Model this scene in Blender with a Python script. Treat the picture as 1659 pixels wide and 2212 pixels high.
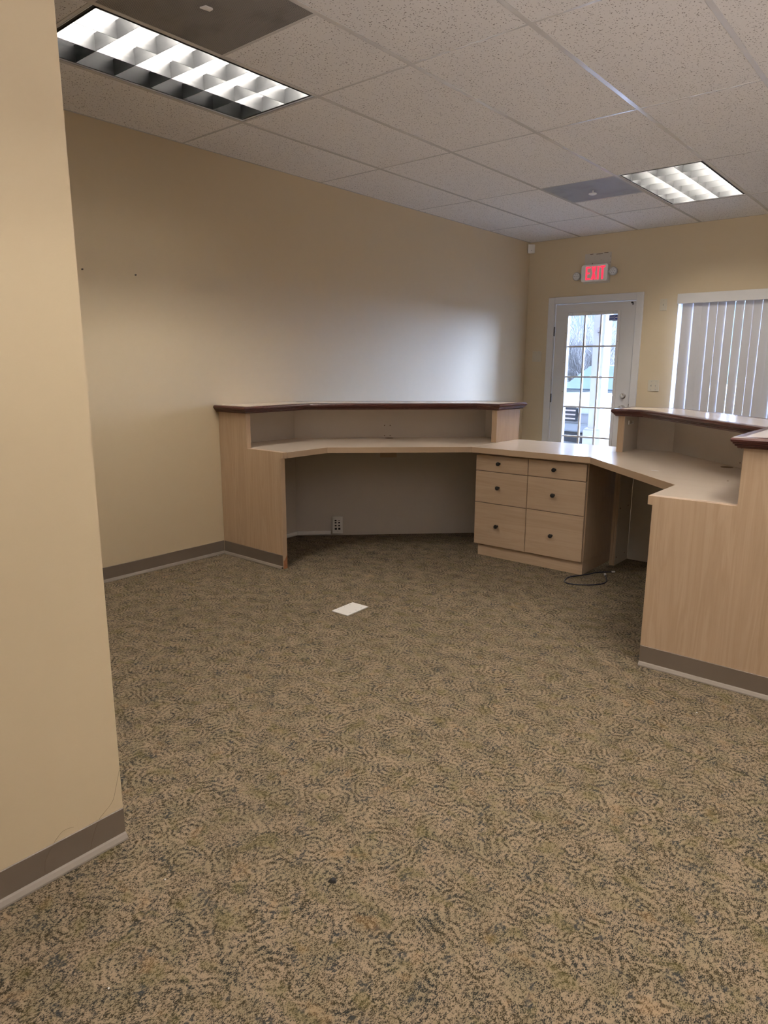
import bpy, bmesh, math, random
from mathutils import Vector, Matrix

for o in list(bpy.data.objects):
    bpy.data.objects.remove(o, do_unlink=True)
SC = bpy.context.scene
COL = SC.collection
random.seed(7)

# ------------------------------------------------------------------ camera
F_PX, YAW, PITCH, ROLL = 1482.89, 0.694894, -0.209333, -0.003433
CAM = (3.98586, -7.33746, 1.33412)
cd = bpy.data.cameras.new('camera'); cam = bpy.data.objects.new('camera', cd); COL.objects.link(cam)
cd.sensor_fit = 'HORIZONTAL'; cd.sensor_width = 36.0; cd.lens = F_PX/1659*36.0
cd.clip_start = 0.05; cd.clip_end = 300
def camrot():
    cy, sy = math.cos(YAW), math.sin(YAW); cp, sp = math.cos(PITCH), math.sin(PITCH); cr, sr = math.cos(ROLL), math.sin(ROLL)
    R = Matrix(((cy,-sy,0),(sy,cy,0),(0,0,1))) @ Matrix(((1,0,0),(0,cp,-sp),(0,sp,cp))) @ Matrix(((cr,0,sr),(0,1,0),(-sr,0,cr)))
    r, f, u = R.col[0], R.col[1], R.col[2]
    return Matrix(((r[0],u[0],-f[0]),(r[1],u[1],-f[1]),(r[2],u[2],-f[2])))
cam.matrix_world = Matrix.Translation(CAM) @ camrot().to_4x4()
SC.camera = cam

# ------------------------------------------------------------------ world, light levels, exposure
SKY_COL, SKY_STR = (0.52, 0.76, 1.0), .72
TUBE_COL, TUBE_STR = (1.0, 0.925, 0.84), 112.0
SUN_COL, SUN_STR = (0.48, 0.63, 1.0), 135.0
FILL_COL, SIDE_W, BACK_W = (1.0, 0.92, 0.91), 12.0, 92.0
w = bpy.data.worlds.new('sky'); SC.world = w; w.use_nodes = True
bg = w.node_tree.nodes['Background']; bg.inputs[0].default_value = (*SKY_COL, 1); bg.inputs[1].default_value = SKY_STR
SC.view_settings.view_transform = 'Standard'; SC.view_settings.look = 'None'
SC.view_settings.exposure = 0.42; SC.view_settings.gamma = 1.0
SC.view_settings.use_curve_mapping = False

sd = bpy.data.lights.new('sun', 'SUN'); sd.energy = SUN_STR; sd.color = SUN_COL; sd.angle = math.radians(110)
so = bpy.data.objects.new('sun', sd); COL.objects.link(so)
so.rotation_euler = Vector((-.52, -.85, -.06)).to_track_quat('-Z', 'Y').to_euler(); so.location = (6, 8, 5)
def area(name, loc, aim, sx, sy, watts):
    d = bpy.data.lights.new(name, 'AREA'); d.shape = 'RECTANGLE'; d.size = sx; d.size_y = sy; d.energy = watts; d.spread = math.radians(75); d.color = FILL_COL
    o = bpy.data.objects.new(name, d); COL.objects.link(o); o.location = loc
    o.rotation_euler = (Vector(aim)-Vector(loc)).to_track_quat('-Z', 'Y').to_euler(); return o
area('side_fill', (7.1, -4.4, 0.55), (5.0, -4.4, 2.65), 5.5, 0.8, SIDE_W)     # unseen fill added at the right to brighten ceiling and walls
area('back_fill', (5.0, -9.3, 0.55), (4.2, -7.0, 2.65), 4.4, 0.8, BACK_W)      # second added fill, behind the camera, lifts the ceiling; no real lamp

# ------------------------------------------------------------------ material helpers
class NT:
    def __init__(s, name):
        s.m = bpy.data.materials.new(name); s.m.use_nodes = True
        s.t = s.m.node_tree; s.b = s.t.nodes['Principled BSDF']; s.out = s.t.nodes['Material Output']
    def n(s, typ, **kw):
        nd = s.t.nodes.new(typ)
        for k, v in kw.items():
            if k.startswith('i_'):
                k = k[2:]; k = int(k) if k.isdigit() else k.replace('_', ' ')
                nd.inputs[k].default_value = v
            else: setattr(nd, k, v)
        return nd
    def l(s, a, b): s.t.links.new(a, b)
    def math(s, op, a, b=None, c=None, clamp=False):
        nd = s.t.nodes.new('ShaderNodeMath'); nd.operation = op; nd.use_clamp = clamp
        for i, v in enumerate((a, b, c)):
            if v is None: continue
            if isinstance(v, (int, float)): nd.inputs[i].default_value = v
            else: s.l(v, nd.inputs[i])
        return nd.outputs[0]
    def mix(s, fac, a, b):
        nd = s.t.nodes.new('ShaderNodeMix'); nd.data_type = 'RGBA'
        for i, v in ((0, fac), (6, a), (7, b)):
            if isinstance(v, (int, float)): nd.inputs[i].default_value = v
            elif isinstance(v, tuple): nd.inputs[i].default_value = (*v, 1)
            else: s.l(v, nd.inputs[i])
        return nd.outputs[2]
    def ramp(s, fac, lo, hi):
        nd = s.t.nodes.new('ShaderNodeMapRange'); nd.interpolation_type = 'SMOOTHSTEP'
        s.l(fac, nd.inputs[0]); nd.inputs[1].default_value = lo; nd.inputs[2].default_value = hi
        return nd.outputs[0]
    def bump(s, h, strength, dist):
        nd = s.n('ShaderNodeBump'); nd.inputs['Strength'].default_value = strength; nd.inputs['Distance'].default_value = dist
        s.l(h, nd.inputs['Height']); s.l(nd.outputs[0], s.b.inputs['Normal'])
    def set(s, **kw):
        for k, v in kw.items():
            s.b.inputs[k.replace('_', ' ')].default_value = v
    def coord(s, kind='Object', scale=(1,1,1), rot=(0,0,0)):
        tc = s.n('ShaderNodeTexCoord'); mp = s.n('ShaderNodeMapping')
        mp.inputs['Scale'].default_value = scale; mp.inputs['Rotation'].default_value = rot
        s.l(tc.outputs[kind], mp.inputs[0]); return mp.outputs[0]
    def world(s, scale=(1,1,1), rot=(0,0,0)):
        g = s.n('ShaderNodeNewGeometry'); mp = s.n('ShaderNodeMapping')
        mp.inputs['Scale'].default_value = scale; mp.inputs['Rotation'].default_value = rot
        s.l(g.outputs['Position'], mp.inputs[0]); return mp.outputs[0]
    def noise(s, vec, scale, detail=2, rough=.5):
        nd = s.n('ShaderNodeTexNoise'); nd.inputs['Scale'].default_value = scale
        nd.inputs['Detail'].default_value = detail; nd.inputs['Roughness'].default_value = rough
        s.l(vec, nd.inputs['Vector']); return nd
def col(c): return (*c, 1)

def plain(name, c, rough=.5, metal=0.0, spec=.5, var=.06, scale=9.0, bump=0.0, bscale=200):
    t = NT(name)
    v = t.coord()
    nz = t.noise(v, scale, 3)
    d = tuple(x*(1-var) for x in c); h = tuple(min(1, x*(1+var)) for x in c)
    t.l(t.mix(nz.outputs[0], d, h), t.b.inputs['Base Color'])
    t.set(Roughness=rough, Metallic=metal); t.b.inputs['Specular IOR Level'].default_value = spec
    if bump:
        t.bump(t.noise(v, bscale, 2).outputs[0], bump, .002)
    return t.m

def wood(name, light, dark, grain='Z', rough=.4, contrast=1.0):
    t = NT(name)
    sc = {'Z': (9, 9, .55), 'X': (.55, 9, 9), 'Y': (9, .55, 9)}[grain]
    fs = {'Z': (160, 160, 5), 'X': (5, 160, 160), 'Y': (160, 5, 160)}[grain]
    a = t.noise(t.coord(scale=sc), 1.6, 4, .55); a.inputs['Distortion'].default_value = .9
    b = t.noise(t.coord(scale=fs), 1.0, 2, .5)
    rings = t.math('SINE', t.math('MULTIPLY', a.outputs[0], 34.0))
    f = t.math('ADD', t.math('MULTIPLY', rings, .16*contrast), t.math('MULTIPLY', t.math('SUBTRACT', b.outputs[0], .5), .55*contrast))
    f = t.math('ADD', f, t.math('MULTIPLY', t.math('SUBTRACT', a.outputs[0], .5), .8*contrast))
    f = t.math('ADD', f, .5, clamp=True)
    t.l(t.mix(f, dark, light), t.b.inputs['Base Color'])
    t.set(Roughness=rough); t.b.inputs['Specular IOR Level'].default_value = .45
    return t.m

def emit(name, c, strength):
    t = NT(name); t.set(Base_Color=col(c), Emission_Color=col(c), Emission_Strength=strength, Roughness=.4); return t.m

def glass(name, tint=(1,1,1)):
    t = NT(name); t.t.nodes.remove(t.b)
    tr = t.n('ShaderNodeBsdfTransparent'); tr.inputs[0].default_value = col(tint)
    gl = t.n('ShaderNodeBsdfGlossy'); gl.inputs['Roughness'].default_value = .02
    fr = t.n('ShaderNodeFresnel'); fr.inputs[0].default_value = 1.45
    mx = t.n('ShaderNodeMixShader'); t.l(fr.outputs[0], mx.inputs[0]); t.l(tr.outputs[0], mx.inputs[1]); t.l(gl.outputs[0], mx.inputs[2])
    t.l(mx.outputs[0], t.out.inputs[0]); return t.m

def wall_paint():
    t = NT('cream_wall_paint'); v = t.world()
    a = t.noise(v, 1.3, 3); b = t.noise(v, 14, 4, .6)
    f = t.math('ADD', t.math('MULTIPLY', a.outputs[0], .5), t.math('MULTIPLY', b.outputs[0], .5))
    t.l(t.mix(f, (.600, .490, .325), (.640, .530, .362)), t.b.inputs['Base Color'])
    t.set(Roughness=.62); t.b.inputs['Specular IOR Level'].default_value = .35
    t.bump(t.noise(v, 260, 2).outputs[0], .12, .001); return t.m

def carpet():
    t = NT('scroll_loop_carpet'); v = t.world()
    wn = t.noise(v, 10, 2)
    off = t.n('ShaderNodeVectorMath', operation='MULTIPLY_ADD')
    t.l(wn.outputs[1], off.inputs[0]); off.inputs[1].default_value = (.055, .055, 0); t.l(v, off.inputs[2])
    vo = t.n('ShaderNodeTexVoronoi', voronoi_dimensions='2D'); vo.inputs['Scale'].default_value = 8.3
    vo.inputs['Randomness'].default_value = 1.0
    t.l(off.outputs[0], vo.inputs['Vector'])
    n2 = t.noise(v, 21, 3)
    ph = t.math('ADD', t.math('MULTIPLY', vo.outputs['Distance'], 38.0), t.math('MULTIPLY', n2.outputs[0], 9.0))
    rings = t.math('SINE', ph)
    patch = t.ramp(t.noise(v, 9, 2).outputs[0], .38, .6)
    # loop pile in rows along y
    row = t.noise(t.world(scale=(430, 215, 1)), 1.0, 2)
    row2 = t.noise(t.world(scale=(140, 80, 1)), 1.0, 2)
    f = t.math('MULTIPLY', t.math('MULTIPLY', rings, t.math('MULTIPLY_ADD', patch, .8, .2)), .155)
    f = t.math('ADD', f, t.math('MULTIPLY', t.math('SUBTRACT', row.outputs[0], .5), 2.0))
    f = t.math('ADD', f, t.math('MULTIPLY', t.math('SUBTRACT', row2.outputs[0], .5), 1.3))
    f = t.math('ADD', f, t.math('MULTIPLY', t.math('SUBTRACT', t.noise(v, 14, 3).outputs[0], .5), .55))
    f = t.math('ADD', f, .525)
    f = t.ramp(f, .17, .74)
    h1 = t.ramp(t.noise(v, 11, 2).outputs[0], .42, .64)
    beige = t.mix(h1, (.288, .221, .149), (.248, .198, .127))
    dk1 = t.mix(t.ramp(t.noise(v, 17, 2).outputs[0], .42, .6), (.040, .032, .016), (.022, .024, .021))
    base = t.mix(f, dk1, beige)
    sp = t.math('MULTIPLY', t.ramp(t.noise(t.world(scale=(1, .7, 1)), 22, 3).outputs[0], .57, .68), t.ramp(row2.outputs[0], .62, .40))
    base = t.mix(t.math('MULTIPLY', sp, .8), base, (.040, .045, .047))
    ol = t.ramp(t.noise(t.world(scale=(.8, 1, 1.7)), 16, 3).outputs[0], .54, .68)
    base = t.mix(t.math('MULTIPLY', ol, .32), base, (.125, .108, .030))
    tn = t.ramp(t.noise(t.world(scale=(1, 1, 2.7)), 13, 3).outputs[0], .60, .72)
    base = t.mix(t.math('MULTIPLY', tn, .22), base, (.34, .20, .085))
    soil = t.ramp(t.noise(v, 1.7, 3).outputs[0], .5, .75)
    base = t.mix(t.math('MULTIPLY', soil, .16), base, (.10, .08, .05))
    t.l(base, t.b.inputs['Base Color'])
    t.set(Roughness=.95); t.b.inputs['Specular IOR Level'].default_value = .1
    t.bump(f, .6, .006); return t.m

def tile_mat():
    t = NT('fissured_ceiling_tile'); v = t.world()
    vs = t.n('ShaderNodeTexVoronoi'); vs.inputs['Scale'].default_value = 105; 
    wn = t.noise(v, 50, 2)
    off = t.n('ShaderNodeVectorMath', operation='MULTIPLY_ADD'); t.l(wn.outputs[1], off.inputs[0]); off.inputs[1].default_value = (.016,)*3; t.l(v, off.inputs[2])
    t.l(off.outputs[0], vs.inputs['Vector'])
    sz = t.noise(v, 120, 1)
    hole = t.math('LESS_THAN', vs.outputs['Distance'], t.math('MULTIPLY', t.ramp(sz.outputs[0], .36, .70), .40))
    fine = t.noise(v, 260, 2)
    base = t.mix(fine.outputs[0], (.70, .67, .64), (.80, .77, .74))
    t.l(t.mix(t.math('MULTIPLY', hole, .85), base, (.16, .135, .11)), t.b.inputs['Base Color'])
    t.set(Roughness=.9); t.b.inputs['Specular IOR Level'].default_value = .15
    t.bump(t.math('SUBTRACT', t.math('MULTIPLY', fine.outputs[0], .4), hole), .5, .003); return t.m

def perforated(name, base, hole):
    t = NT(name); v = t.world()
    sx = t.n('ShaderNodeSeparateXYZ'); t.l(v, sx.inputs[0])
    k = 2*math.pi/.0085
    a = t.math('MULTIPLY', t.math('ADD', sx.outputs[0], sx.outputs[1]), k*.7071); b = t.math('MULTIPLY', t.math('SUBTRACT', sx.outputs[0], sx.outputs[1]), k*.7071)
    f = t.math('MULTIPLY', t.math('SINE', a), t.math('SINE', b))
    h = t.ramp(f, .05, .25)
    g = t.noise(v, 7, 3)
    bb = t.mix(t.ramp(g.outputs[0], .45, .75), base, tuple(x*.72 for x in base))
    t.l(t.mix(h, bb, hole), t.b.inputs['Base Color']); t.set(Roughness=.5, Metallic=.0); t.bump(h, -.4, .002); return t.m

def asphalt():
    t = NT('asphalt'); v = t.world(); n = t.noise(v, 40, 4, .7); t.l(t.mix(n.outputs[0], (.055, .06, .065), (.10, .105, .115)), t.b.inputs['Base Color']); t.set(Roughness=.8); return t.m

M = {}
M['wall'] = wall_paint()
M['carpet'] = carpet()
M['tile'] = tile_mat()
M['tbar'] = plain('grid_white_enamel', (.60, .575, .55), .22, spec=.7, var=.03)
M['deck'] = plain('plenum_deck', (.12, .11, .10), .9)
M['perf_dark'] = perforated('perforated_return_grille', (.30, .28, .26), (.02, .018, .016))
M['perf_grey'] = perforated('perforated_return_grey', (.36, .36, .37), (.12, .12, .13))
M['white'] = plain('white_trim_paint', (.66, .645, .63), .38, var=.03)
M['door'] = plain('white_door_paint', (.64, .625, .615), .35, var=.025)
M['plastic'] = plain('white_plastic', (.80, .78, .745), .35, var=.02)
M['almond'] = plain('almond_plastic', (.58, .52, .40), .4, var=.02)
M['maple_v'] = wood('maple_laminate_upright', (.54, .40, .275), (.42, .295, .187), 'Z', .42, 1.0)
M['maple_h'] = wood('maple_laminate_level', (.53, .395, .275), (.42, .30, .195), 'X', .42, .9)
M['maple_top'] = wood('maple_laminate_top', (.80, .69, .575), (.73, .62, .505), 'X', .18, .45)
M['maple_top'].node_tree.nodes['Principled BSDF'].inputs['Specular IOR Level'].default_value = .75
M['maple_edge'] = plain('maple_edge_band', (.52, .38, .255), .4, var=.05)
M['inner'] = plain('pale_grey_laminate', (.60, .54, .475), .45, var=.03)
M['mahogany'] = wood('mahogany_moulding', (.095, .030, .022), (.045, .014, .012), 'X', .28, .9)
M['vinyl'] = plain('brown_vinyl_base', (.155, .122, .092), .5, var=.10)
M['toe'] = plain('vinyl_toe_worn', (.235, .20, .165), .5, var=.12)
M['black'] = plain('black_metal', (.012, .012, .013), .3, var=.1)
M['dark'] = plain('dark_void', (.02, .018, .016), .8)
M['hole'] = plain('raw_board_hole', (.10, .055, .02), .9)
M['raw'] = plain('raw_particle_board', (.42, .19, .09), .9, var=.3, scale=60)
M['steel'] = plain('satin_nickel', (.62, .61, .60), .22, metal=1.0, var=.02)
M['hinge'] = plain('old_hinge_metal', (.10, .09, .08), .4, metal=.8, var=.2)
M['louver'] = plain('louvre_silver', (.13, .132, .134), .38, metal=1.0, var=.01)
M['housing'] = plain('fixture_white_enamel', (.85, .85, .85), .5, var=.01)
M['rim'] = plain('fixture_black_gap', (.012, .012, .012), .6)
M['tube'] = emit('fluorescent_tube', TUBE_COL, TUBE_STR)
M['tube_off'] = plain('dead_fluorescent_tube', (.55, .55, .54), .3)
M['glass'] = glass('clear_pane', (.97, .98, .98))
M['vane'] = plain('pvc_blind_vane', (.60, .60, .63), .45, var=.015)
M['red'] = emit('exit_red_letters', (1.0, .03, .07), 1.05)
M['led'] = plain('lamp_lens', (.70, .70, .69), .15, var=.05, scale=300)
M['bezel'] = plain('lamp_bezel', (.44, .42, .40), .35)
M['bounce_cut'] = plain('dark_bounce_cut', (.085, .06, .05), .9, var=.3, scale=30)  # dark so the added outer sheet soaks up sunlight
M['patch'] = plain('unpainted_wall_patch', (.56, .51, .44), .6, var=.08, scale=25)
M['cable'] = plain('navy_cable_jacket', (.010, .013, .030), .35)
M['clear'] = plain('clear_plug', (.75, .75, .73), .2)
M['sticker_blue'] = plain('sticker_blue', (.035, .075, .30), .4)
M['sticker_grey'] = plain('sticker_grey', (.26, .29, .40), .4)
M['asphalt'] = asphalt()
M['walk'] = plain('pale_concrete', (.20, .20, .21), .8, var=.08)
M['post'] = plain('white_vinyl_post', (.50, .50, .51), .4, var=.02)
M['car'] = plain('silver_white_car_paint', (.40, .43, .44), .12, var=.01, spec=.7)
M['carglass'] = plain('car_window_tint', (.24, .29, .33), .05, spec=.8)
M['tyre'] = plain('black_rubber', (.02, .02, .021), .8)
M['grille'] = plain('dark_grille', (.05, .055, .06), .4)
M['headlamp'] = plain('headlamp_lens', (.72, .76, .78), .06)
M['chrome'] = plain('chrome_bar', (.75, .76, .77), .1, metal=1.0)
M['twig'] = plain('grey_bare_twig', (.30, .28, .27), .85, var=.2)
M['hair'] = plain('dark_hair', (.13, .085, .045), .6)

# ------------------------------------------------------------------ mesh helpers
class MB:
    def __init__(s): s.v = []; s.f = []; s.mi = []; s.cur = 0
    def add(s, vs, fs):
        b = len(s.v); s.v += [tuple(v) for v in vs]; s.f += [tuple(i+b for i in f) for f in fs]; s.mi += [s.cur]*len(fs); return s
    def box(s, x0, x1, y0, y1, z0, z1):
        vs = [(x,y,z) for x in (x0,x1) for y in (y0,y1) for z in (z0,z1)]
        return s.add(vs, [(0,1,3,2),(4,6,7,5),(0,4,5,1),(2,3,7,6),(0,2,6,4),(1,5,7,3)])
    def prism(s, poly, z0, z1):                                   # plan polygon raised in z
        n = len(poly); vs = [(p[0],p[1],z0) for p in poly]+[(p[0],p[1],z1) for p in poly]
        return s.add(vs, [tuple(range(n-1,-1,-1)), tuple(range(n,2*n))]+[(i,(i+1)%n,n+(i+1)%n,n+i) for i in range(n)])
    def prism_y(s, poly, y0, y1):                                 # (x,z) polygon pushed along y
        n = len(poly); vs = [(p[0],y0,p[1]) for p in poly]+[(p[0],y1,p[1]) for p in poly]
        return s.add(vs, [tuple(range(n)), tuple(range(2*n-1,n-1,-1))]+[(i,n+i,n+(i+1)%n,(i+1)%n) for i in range(n)])
    def prism_x(s, poly, x0, x1):                                 # (y,z) polygon pushed along x
        n = len(poly); vs = [(x0,p[0],p[1]) for p in poly]+[(x1,p[0],p[1]) for p in poly]
        return s.add(vs, [tuple(range(n-1,-1,-1)), tuple(range(n,2*n))]+[(i,(i+1)%n,n+(i+1)%n,n+i) for i in range(n)])
    def lathe(s, c, axis, prof, n=16):                            # prof: (along, radius)
        a = Vector(axis).normalized(); u = a.orthogonal().normalized(); w_ = a.cross(u); c = Vector(c)
        vs = []; fs = []
        for h, r in prof:
            for k in range(n):
                t = 2*math.pi*k/n; vs.append(c+a*h+(u*math.cos(t)+w_*math.sin(t))*r)
        m = len(prof)
        for j in range(m-1):
            for k in range(n): fs.append((j*n+k, j*n+(k+1)%n, (j+1)*n+(k+1)%n, (j+1)*n+k))
        fs.append(tuple(range(n-1,-1,-1))); fs.append(tuple((m-1)*n+k for k in range(n)))
        return s.add(vs, fs)
    def tube(s, pts, r, n=8):
        pts = [Vector(p) for p in pts]; vs = []; fs = []; pu = None
        rr = r if isinstance(r, (list, tuple)) else [r]*len(pts)
        for i, p in enumerate(pts):
            d = (pts[min(i+1,len(pts)-1)]-pts[max(i-1,0)]).normalized()
            u = d.orthogonal().normalized() if pu is None else (pu-d*pu.dot(d)).normalized()
            pu = u; w_ = d.cross(u)
            for k in range(n):
                t = 2*math.pi*k/n; vs.append(p+(u*math.cos(t)+w_*math.sin(t))*rr[i])
        for j in range(len(pts)-1):
            for k in range(n): fs.append((j*n+k, j*n+(k+1)%n, (j+1)*n+(k+1)%n, (j+1)*n+k))
        fs.append(tuple(range(n-1,-1,-1))); fs.append(tuple((len(pts)-1)*n+k for k in range(n)))
        return s.add(vs, fs)
    def mesh(s, name, mats, off=(0,0,0), smooth=False):
        me = bpy.data.meshes.new(name)
        me.from_pydata([(v[0]-off[0], v[1]-off[1], v[2]-off[2]) for v in s.v], [], s.f)
        for m in (mats if isinstance(mats, (list, tuple)) else [mats]): me.materials.append(m)
        for p, i in zip(me.polygons, s.mi): p.material_index = i
        bm = bmesh.new(); bm.from_mesh(me); bmesh.ops.recalc_face_normals(bm, faces=bm.faces); bm.to_mesh(me); bm.free()
        if smooth:
            for p in me.polygons: p.use_smooth = True
            try: me.set_sharp_from_angle(angle=math.radians(35))
            except Exception: pass
        return me

ROOTLOC = {}
def put(name, me, parent=None, loc=None):
    o = bpy.data.objects.new(name, me); COL.objects.link(o)
    if parent is not None: o.parent = parent
    if loc is not None: o.location = loc
    return o
def tag(o, label=None, cat=None, group=None, kind=None):
    if label: o['label'] = label
    if cat: o['category'] = cat
    if group: o['group'] = group
    if kind: o['kind'] = kind
    return o
def thing(name, loc, label, cat, group=None):
    o = bpy.data.objects.new(name, None); COL.objects.link(o); o.location = loc; o.empty_display_size = .05
    ROOTLOC[o.name] = Vector(loc); return tag(o, label, cat, group)
def part(name, mb, mats, parent, bevel=0, smooth=False, label=None):
    base = ROOTLOC[parent.name]
    o = put(name, mb.mesh(name, mats, base, smooth), parent); ROOTLOC[o.name] = base
    if bevel:
        md = o.modifiers.new('soft_edge', 'BEVEL'); md.width = bevel; md.segments = 2; md.limit_method = 'ANGLE'
    if label: o['label'] = label
    return o
def single(name, mb, mats, loc, label, cat, group=None, bevel=0, smooth=False):
    o = put(name, mb.mesh(name, mats, loc, smooth), None, loc); ROOTLOC[o.name] = Vector(loc)
    if bevel:
        md = o.modifiers.new('soft_edge', 'BEVEL'); md.width = bevel; md.segments = 2; md.limit_method = 'ANGLE'
    return tag(o, label, cat, group)
def struct(name, mb, mats, loc=(0,0,0), bevel=0):
    o = put(name, mb.mesh(name, mats, loc), None, loc); ROOTLOC[o.name] = Vector(loc); o['kind'] = 'structure'
    if bevel:
        md = o.modifiers.new('soft_edge', 'BEVEL'); md.width = bevel; md.segments = 2; md.limit_method = 'ANGLE'
    return o
def offset_path(pts, d, closed, side=1):
    """mitred offset of a plan polyline; positive d goes to the left of travel * side"""
    n = len(pts); P = [Vector(p[:2]) for p in pts]; out = []
    for i in range(n):
        if closed or 0 < i < n-1:
            a = (P[i]-P[i-1]).normalized(); b = (P[(i+1)%n]-P[i]).normalized()
        elif i == 0: a = b = (P[1]-P[0]).normalized()
        else: a = b = (P[-1]-P[-2]).normalized()
        na = Vector((-a.y, a.x))*side; nb = Vector((-b.y, b.x))*side
        m = (na+nb); m = m/max(1e-6, m.dot(na))
        out.append(P[i]+m*d)
    return out

H = 2.696           # ceiling height
XR, YB = 7.30, -9.43
JX, JY = 2.294, -6.472

# ------------------------------------------------------------------ room shell
m = MB(); m.prism([(0,0),(0,JY),(JX,JY),(JX,YB),(XR,YB),(XR,0)], -.05, 0); struct('floor', m, M['carpet'])
m = MB(); m.box(-.15, 0, JY, .14, -.05, H+.2); struct('wall_left', m, M['wall'])
m = MB(); m.box(-.15, JX, YB, JY, -.05, H+.2); struct('wall_near_left', m, M['wall'])
m = MB(); m.box(XR, XR+.15, YB, .14, -.05, H+.2); struct('wall_right', m, M['wall'])
m = MB(); m.box(-.15, XR+.15, YB-.15, YB, -.05, H+.2); struct('wall_back', m, M['wall'])
DX0, DX1, DZ = .343, 1.265, 2.022
GZO = -.0495
WX0, WX1, WZ0, WZ1 = 1.672, 3.75, .80, 1.99
m = MB()
for b in ((0,DX0,-.05,H+.2),(DX0,DX1,DZ,H+.2),(DX1,WX0,-.05,H+.2),(WX0,WX1,-.05,WZ0),(WX0,WX1,WZ1,H+.2),(WX1,XR,-.05,H+.2),(DX0,DX1,-.05,.0)):
    m.box(b[0], b[1], 0, .14, b[2], b[3])
struct('wall_far', m, M['wall'])

m = MB()
for b in ((-8,DX0,GZO,3.2),(DX0,DX1,DZ,3.2),(DX1,WX0,GZO,3.2),(WX0,WX1,GZO,WZ0),(WX0,WX1,WZ1,3.2),(WX1,9,GZO,3.2)): m.box(b[0],b[1],.1405,.16,b[2],b[3])
struct('bounce_cut_sheet', m, M['bounce_cut'])  # unseen dark sheet added outside to cut sun bouncing off the wall
# vinyl cove base
def cove(name, pts, side):
    """base strip along a plan path, worn toe at the floor"""
    m = MB(); n = len(pts)
    prof = [(.0005,0),(.003,.012),(.003,.093),(.0005,.095)]
    rings = [offset_path(pts, d, False, side) for d, _ in prof]
    vs = [(rings[j][i].x, rings[j][i].y, prof[j][1]) for j in range(len(prof)) for i in range(n)]
    m.add(vs, [(j*n+i, j*n+i+1, (j+1)*n+i+1, (j+1)*n+i) for j in range(len(prof)-1) for i in range(n-1)])
    m.cur = 1
    prof = [(.003,.019),(.010,.016),(.017,.006),(.018,.001),(.003,.001)]
    rings = [offset_path(pts, d, False, side) for d, _ in prof]
    vs = [(rings[j][i].x, rings[j][i].y, prof[j][1]) for j in range(len(prof)) for i in range(n)]
    m.add(vs, [(j*n+i, j*n+i+1, (j+1)*n+i+1, (j+1)*n+i) for j in range(len(prof)-1) for i in range(n-1)])
    return m
YE = -4.37
struct('baseboard_left', cove('b', [(0, JY), (0, YE-.001)], -1), [M['vinyl'], M['toe']])
struct('baseboard_near', cove('b', [(JX, YB), (JX, JY)], -1), [M['vinyl'], M['toe']])
struct('baseboard_far', cove('b', [(.02, 0), (DX0-.075, 0)], -1), [M['vinyl'], M['toe']])

# ------------------------------------------------------------------ ceiling: deck, tiles, grid
m = MB(); m.box(-.15, XR+.15, YB-.15, .14, H+.2, H+.26)
ceil = struct('ceiling', m, M['deck'])
T = .6096; AX, BY = .5976, .8919
xs = [0, AX]
while xs[-1]+T < XR: xs.append(xs[-1]+T)
xs.append(XR)
ys = [0, -BY]
while ys[-1]-2*T > YB+.02: ys.append(ys[-1]-2*T)
ys.append(YB)
FIX = {}      # cells taken by fixtures: (col,row) -> kind
def colx(k): return xs[k]
LIGHTS = [(1, 4), (3, 1), (8, 1), (6, 4), (5, 5)]
for c in LIGHTS: FIX[c] = 'light'
FIX[(2, 4)] = 'vent'; FIX[(3, 1)] = 'light'; FIX[(2, 1)] = 'vent'
tile_cache = {}
def tile(x0, x1, y0, y1):
    if x1 <= JX+.001: y0 = max(y0, JY)
    elif x0 < JX and y0 < JY:
        tile(x0, JX, max(y0, JY), y1) if y1 > JY+.01 else None
        tile(JX, x1, y0, y1); return
    if y1-y0 < .02 or x1-x0 < .02: return
    dx, dy = round(x1-x0-.006, 4), round(y1-y0-.006, 4)
    if (dx, dy) not in tile_cache:
        mb = MB(); mb.box(-dx/2, dx/2, -dy/2, dy/2, 0, .016); tile_cache[(dx, dy)] = mb.mesh('ceiling_tile', M['tile'])
    o = put('ceiling_tile', tile_cache[(dx, dy)], ceil, ((x0+x1)/2, (y0+y1)/2, H+.0016+random.random()*.001))
    o.rotation_euler = (random.uniform(-1,1)*.0006, random.uniform(-1,1)*.0012, 0)
for i in range(len(xs)-1):
    for j in range(len(ys)-1):
        k = FIX.get((i, j))
        if k == 'light': continue
        y1, y0 = ys[j], ys[j+1]
        if k == 'vent': tile(xs[i], xs[i+1], y0+T, y1); continue
        tile(xs[i], xs[i+1], y0, y1)
def bar(x0, x1, y0, y1):
    mb = MB(); lx, ly = x1-x0, y1-y0
    mb.box(-lx/2, lx/2, -ly/2, ly/2, 0, .0014)
    if lx < ly: mb.box(-.001, .001, -ly/2, ly/2, .0014, .03)
    else: mb.box(-lx/2, lx/2, -.001, .001, .0014, .03)
    return mb
G = .012
cross = {}
for i, x in enumerate(xs):
    yb = JY if x < JX else YB
    if i == 0: mb = MB(); mb.box(0, .014, JY, 0, H, H+.0014); put('wall_angle', mb.mesh('wall_angle', M['tbar']), ceil); continue
    if i == len(xs)-1: continue
    key = ('m', yb)
    if key not in cross: cross[key] = bar(-G, G, yb, 0).mesh('grid_runner', M['tbar'])
    put('grid_runner', cross[key], ceil, (x, yb/2, H))
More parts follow.
